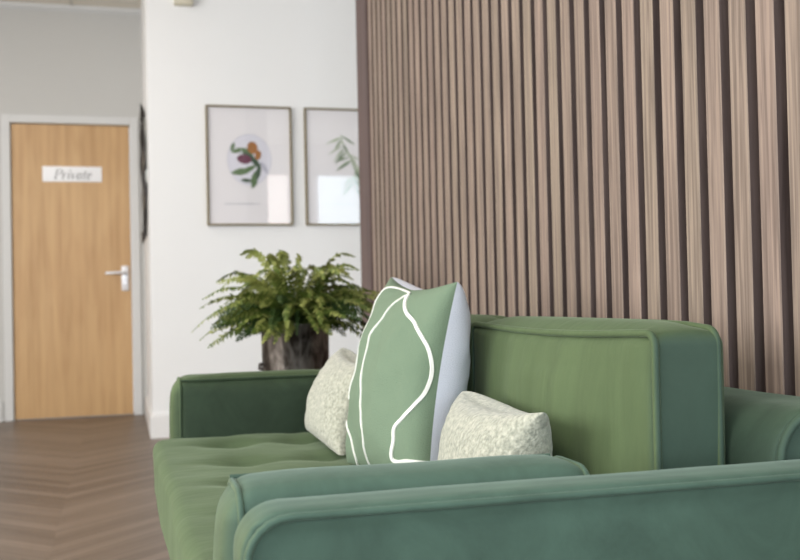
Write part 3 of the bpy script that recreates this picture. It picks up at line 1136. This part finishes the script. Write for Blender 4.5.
fern = empty('potted_fern', (PX, PY, TZ))
tag(fern, 'bushy green fern in a dark hammered metal pot beyond the sofa arm', 'plant')
FL = fern.location.copy()
ZR = 0.685
bm = bmesh.new()
prof = [(0.092, TZ), (0.100, TZ + 0.004), (0.103, TZ + 0.05), (0.105, ZR - 0.012), (0.108, ZR - 0.008), (0.108, ZR), (0.099, ZR), (0.097, ZR - 0.03)]
lathe(bm, prof, 56, (PX, PY), fn=lambda r, z, a: r + 0.0022 * noise.noise(Vector((math.cos(a) * 4, math.sin(a) * 4, z * 30))))
for s in (-1, 1):
    tube(bm, [(PX + s * 0.100, PY - 0.02, 0.566), (PX + s * 0.113, PY - 0.02, 0.563), (PX + s * 0.115, PY - 0.02, 0.553), (PX + s * 0.100, PY - 0.02, 0.549)], 0.006, seg=8)
link('pot', bm, M_pot, fern, loc=FL)
bm = bmesh.new()
lathe(bm, [(0.098, ZR - 0.035), (0.098, ZR - 0.02), (0.06, ZR - 0.012)], 32, (PX, PY))
link('soil', bm, M_soil, fern, loc=FL)
bm = bmesh.new()
rf = random.Random(21)
def frond(az, reach, rise, droop, mi, start=0.02, ll=0.034):
    """Arching fern frond: midrib with pairs of tapering leaflets."""
    n = 34
    d = Vector((math.cos(az), math.sin(az), 0))
    side = Vector((-d.y, d.x, 0))
    base = Vector((PX, PY, ZR - 0.02)) + d * start
    pts = []
    tw = rf.uniform(-0.3, 0.3)
    roll = rf.uniform(-1.15, 1.15)
    for k in range(n + 1):
        t = k / n
        r = reach * t ** 1.15
        z = rise * math.sin(min(1.0, t * 1.02) * PI * 0.60) - droop * t ** 3
        pts.append(base + d * r + side * tw * reach * t * t + Vector((0, 0, z)))
    tube(bm, pts, 0.002, seg=5, mi=mi, radii=[0.0026 * (1 - 0.8 * k / n) for k in range(n + 1)])
    for k in range(4, n + 1):
        t = k / n
        L_ = ll * (1 - t) ** 0.55 * min(1, t * 5) + 0.004
        tg = (pts[min(k + 1, n)] - pts[k - 1]).normalized()
        sd = tg.cross(Vector((0, 0, 1)))
        sd = sd.normalized() if sd.length > 1e-4 else side
        nn = sd.cross(tg).normalized()
        sd, nn = sd * math.cos(roll) + nn * math.sin(roll), nn * math.cos(roll) - sd * math.sin(roll)
        for s in (-1, 1):
            dirn = (sd * s + tg * 0.45 - nn * rf.uniform(0.0, 0.5) + Vector((rf.uniform(-.25, .25), rf.uniform(-.25, .25), rf.uniform(-.3, .3)))).normalized()
            w = 0.0046
            a = pts[k]
            m1 = a + dirn * L_ * 0.5
            tip = a + dirn * L_ + Vector((0, 0, -L_ * 0.12))
            vs = [bm.verts.new(a - tg * w * .6), bm.verts.new(m1 - tg * w * .9), bm.verts.new(tip), bm.verts.new(m1 + tg * w * .9), bm.verts.new(a + tg * w * .6)]
            f = bm.faces.new(vs)
            f.material_index = mi if t < 0.5 or mi == 2 else (1 if rf.random() < 0.5 else mi)
for i in range(52):
    az = 2 * PI * i / 52 + rf.uniform(-0.12, 0.12)
    frond(az, rf.uniform(0.19, 0.29), rf.uniform(0.06, 0.14), rf.uniform(0.03, 0.08), rf.choice((0, 0, 2)))
for i in range(44):
    az = 2 * PI * i / 44 + rf.uniform(-0.2, 0.2)
    frond(az, rf.uniform(0.13, 0.27), rf.uniform(0.10, 0.20), rf.uniform(0.0, 0.05), rf.choice((0, 0, 1)))
for i in range(34):
    az = rf.uniform(0, 2 * PI)
    frond(az, rf.uniform(0.14, 0.26), rf.uniform(0.03, 0.09), rf.uniform(0.03, 0.08), rf.choice((0, 1, 2)))
for i in range(20):
    az = rf.uniform(0, 2 * PI)
    frond(az, rf.uniform(0.04, 0.19), rf.uniform(0.17, 0.25), rf.uniform(-0.01, 0.02), rf.choice((0, 1)), ll=0.026)
for az, re_, ri, dr in ((PI - 0.1, 0.29, 0.11, 0.10), (PI + 0.2, 0.275, 0.07, 0.085), (PI + 0.05, 0.25, 0.03, 0.07), (-0.2, 0.28, 0.09, 0.12), (0.15, 0.29, 0.12, 0.10), (-0.5, 0.25, 0.05, 0.15), (-PI / 2 - .4, 0.12, 0.05, 0.08)):
    frond(az, re_, ri, dr, 0)
link('foliage', bm, [M_leafA, M_leafB, M_leafC], fern, smooth=False, loc=FL)

# ------------------------------------------------------------------ windows in the unseen walls
M_wframe = plain('window_frame_white', lin(225, 225, 225), 0.5)
wi = 1
for a, b in ((-2.4, -1.0), (-0.8, 0.6), (0.8, 2.2), (2.4, 3.8)):
    bm = bmesh.new()
    for (x0, x1, z0, z1) in ((a, b, 0.45, 0.51), (a, b, 2.39, 2.45), (a, a + 0.06, 0.51, 2.39), (b - 0.06, b, 0.51, 2.39), (a + .06, b - .06, 1.70, 1.75)):
        box(bm, x0, x1, -1.39, -1.33, z0, z1)
    struct(link('window_%d' % wi, bm, M_wframe, smooth=False)); wi += 1
for a, b in ((-1.0, 1.4), (1.6, 4.0)):
    bm = bmesh.new()
    for (y0, y1, z0, z1) in ((a, b, 0.6, 0.66), (a, b, 2.39, 2.45), (a, a + 0.06, 0.66, 2.39), (b - 0.06, b, 0.66, 2.39), ((a + b) / 2 - .03, (a + b) / 2 + .03, .66, 2.39)):
        box(bm, -3.69, -3.63, y0, y1, z0, z1)
    struct(link('window_%d' % wi, bm, M_wframe, smooth=False)); wi += 1

# ------------------------------------------------------------------ light
def area(name, loc, direction, sx, sy, power, col):
    l = bpy.data.lights.new(name, 'AREA')
    l.shape = 'RECTANGLE'
    l.size, l.size_y = sx, sy
    l.energy = power
    l.color = col
    o = bpy.data.objects.new(name, l)
    o.location = loc
    o.rotation_euler = Vector(direction).to_track_quat('-Z', 'Y').to_euler()
    COL.objects.link(o)
    return o
COOL = (0.74, 0.91, 1.0)
for k, (a, b) in enumerate(((-2.4, -1.0), (-0.8, 0.6), (0.8, 2.2), (2.4, 3.8))):
    for q, tint in ((0.27, COOL), (0.74, (0.86, 0.92, 1.0) if k % 2 else (1.0, 0.86, 0.78))):
        area('daylight_front', (a + (b - a) * q, -1.28, 1.45), (0, 1, 0), 0.54, 1.86, 17 if tint[0] < 1 else 12, tint)
for a, b in ((-1.0, 1.4), (1.6, 4.0)):
    area('daylight_left', (-3.58, (a + b) / 2, 1.53), (1, 0, 0), 2.26, 1.7, 96, (1.0, 0.985, 0.965))
for y in (0.4, 3.0, 5.2):
    area('ceiling_panel', (-1.2, y, H - 0.03), (0, 0, -1), 1.2, 0.6, 20, (1.0, 0.95, 0.89))

w = bpy.data.worlds.new('sky')
scn.world = w
w.use_nodes = True
bg = w.node_tree.nodes['Background']
bg.inputs['Color'].default_value = (0.85, 0.92, 1.0, 1)
bg.inputs['Strength'].default_value = 1.2

# ------------------------------------------------------------------ camera
F, YAW, PITCHA, ROLL, HC = 1011.41, 0.2697, 0.0184, -0.0217, 0.7548
fw = Vector((math.sin(YAW) * math.cos(PITCHA), math.cos(YAW) * math.cos(PITCHA), math.sin(PITCHA)))
r0 = Vector((math.cos(YAW), -math.sin(YAW), 0))
u0 = r0.cross(fw)
r = r0 * math.cos(ROLL) + u0 * math.sin(ROLL)
u = -r0 * math.sin(ROLL) + u0 * math.cos(ROLL)
cam = bpy.data.cameras.new('camera')
cam.sensor_width = 36
cam.sensor_fit = 'HORIZONTAL'
cam.lens = F / 800 * 36
cam.clip_start = 0.02
cam.dof.use_dof = True
cam.dof.focus_distance = 1.45
cam.dof.aperture_fstop = 6.5
co = bpy.data.objects.new('camera', cam)
COL.objects.link(co)
co.matrix_world = Matrix(((r.x, u.x, -fw.x, 0), (r.y, u.y, -fw.y, 0), (r.z, u.z, -fw.z, HC), (0, 0, 0, 1)))
scn.camera = co
scn.view_settings.view_transform = 'Standard'
scn.view_settings.look = 'None'
scn.view_settings.exposure = 0.0
scn.cycles.use_denoising = True
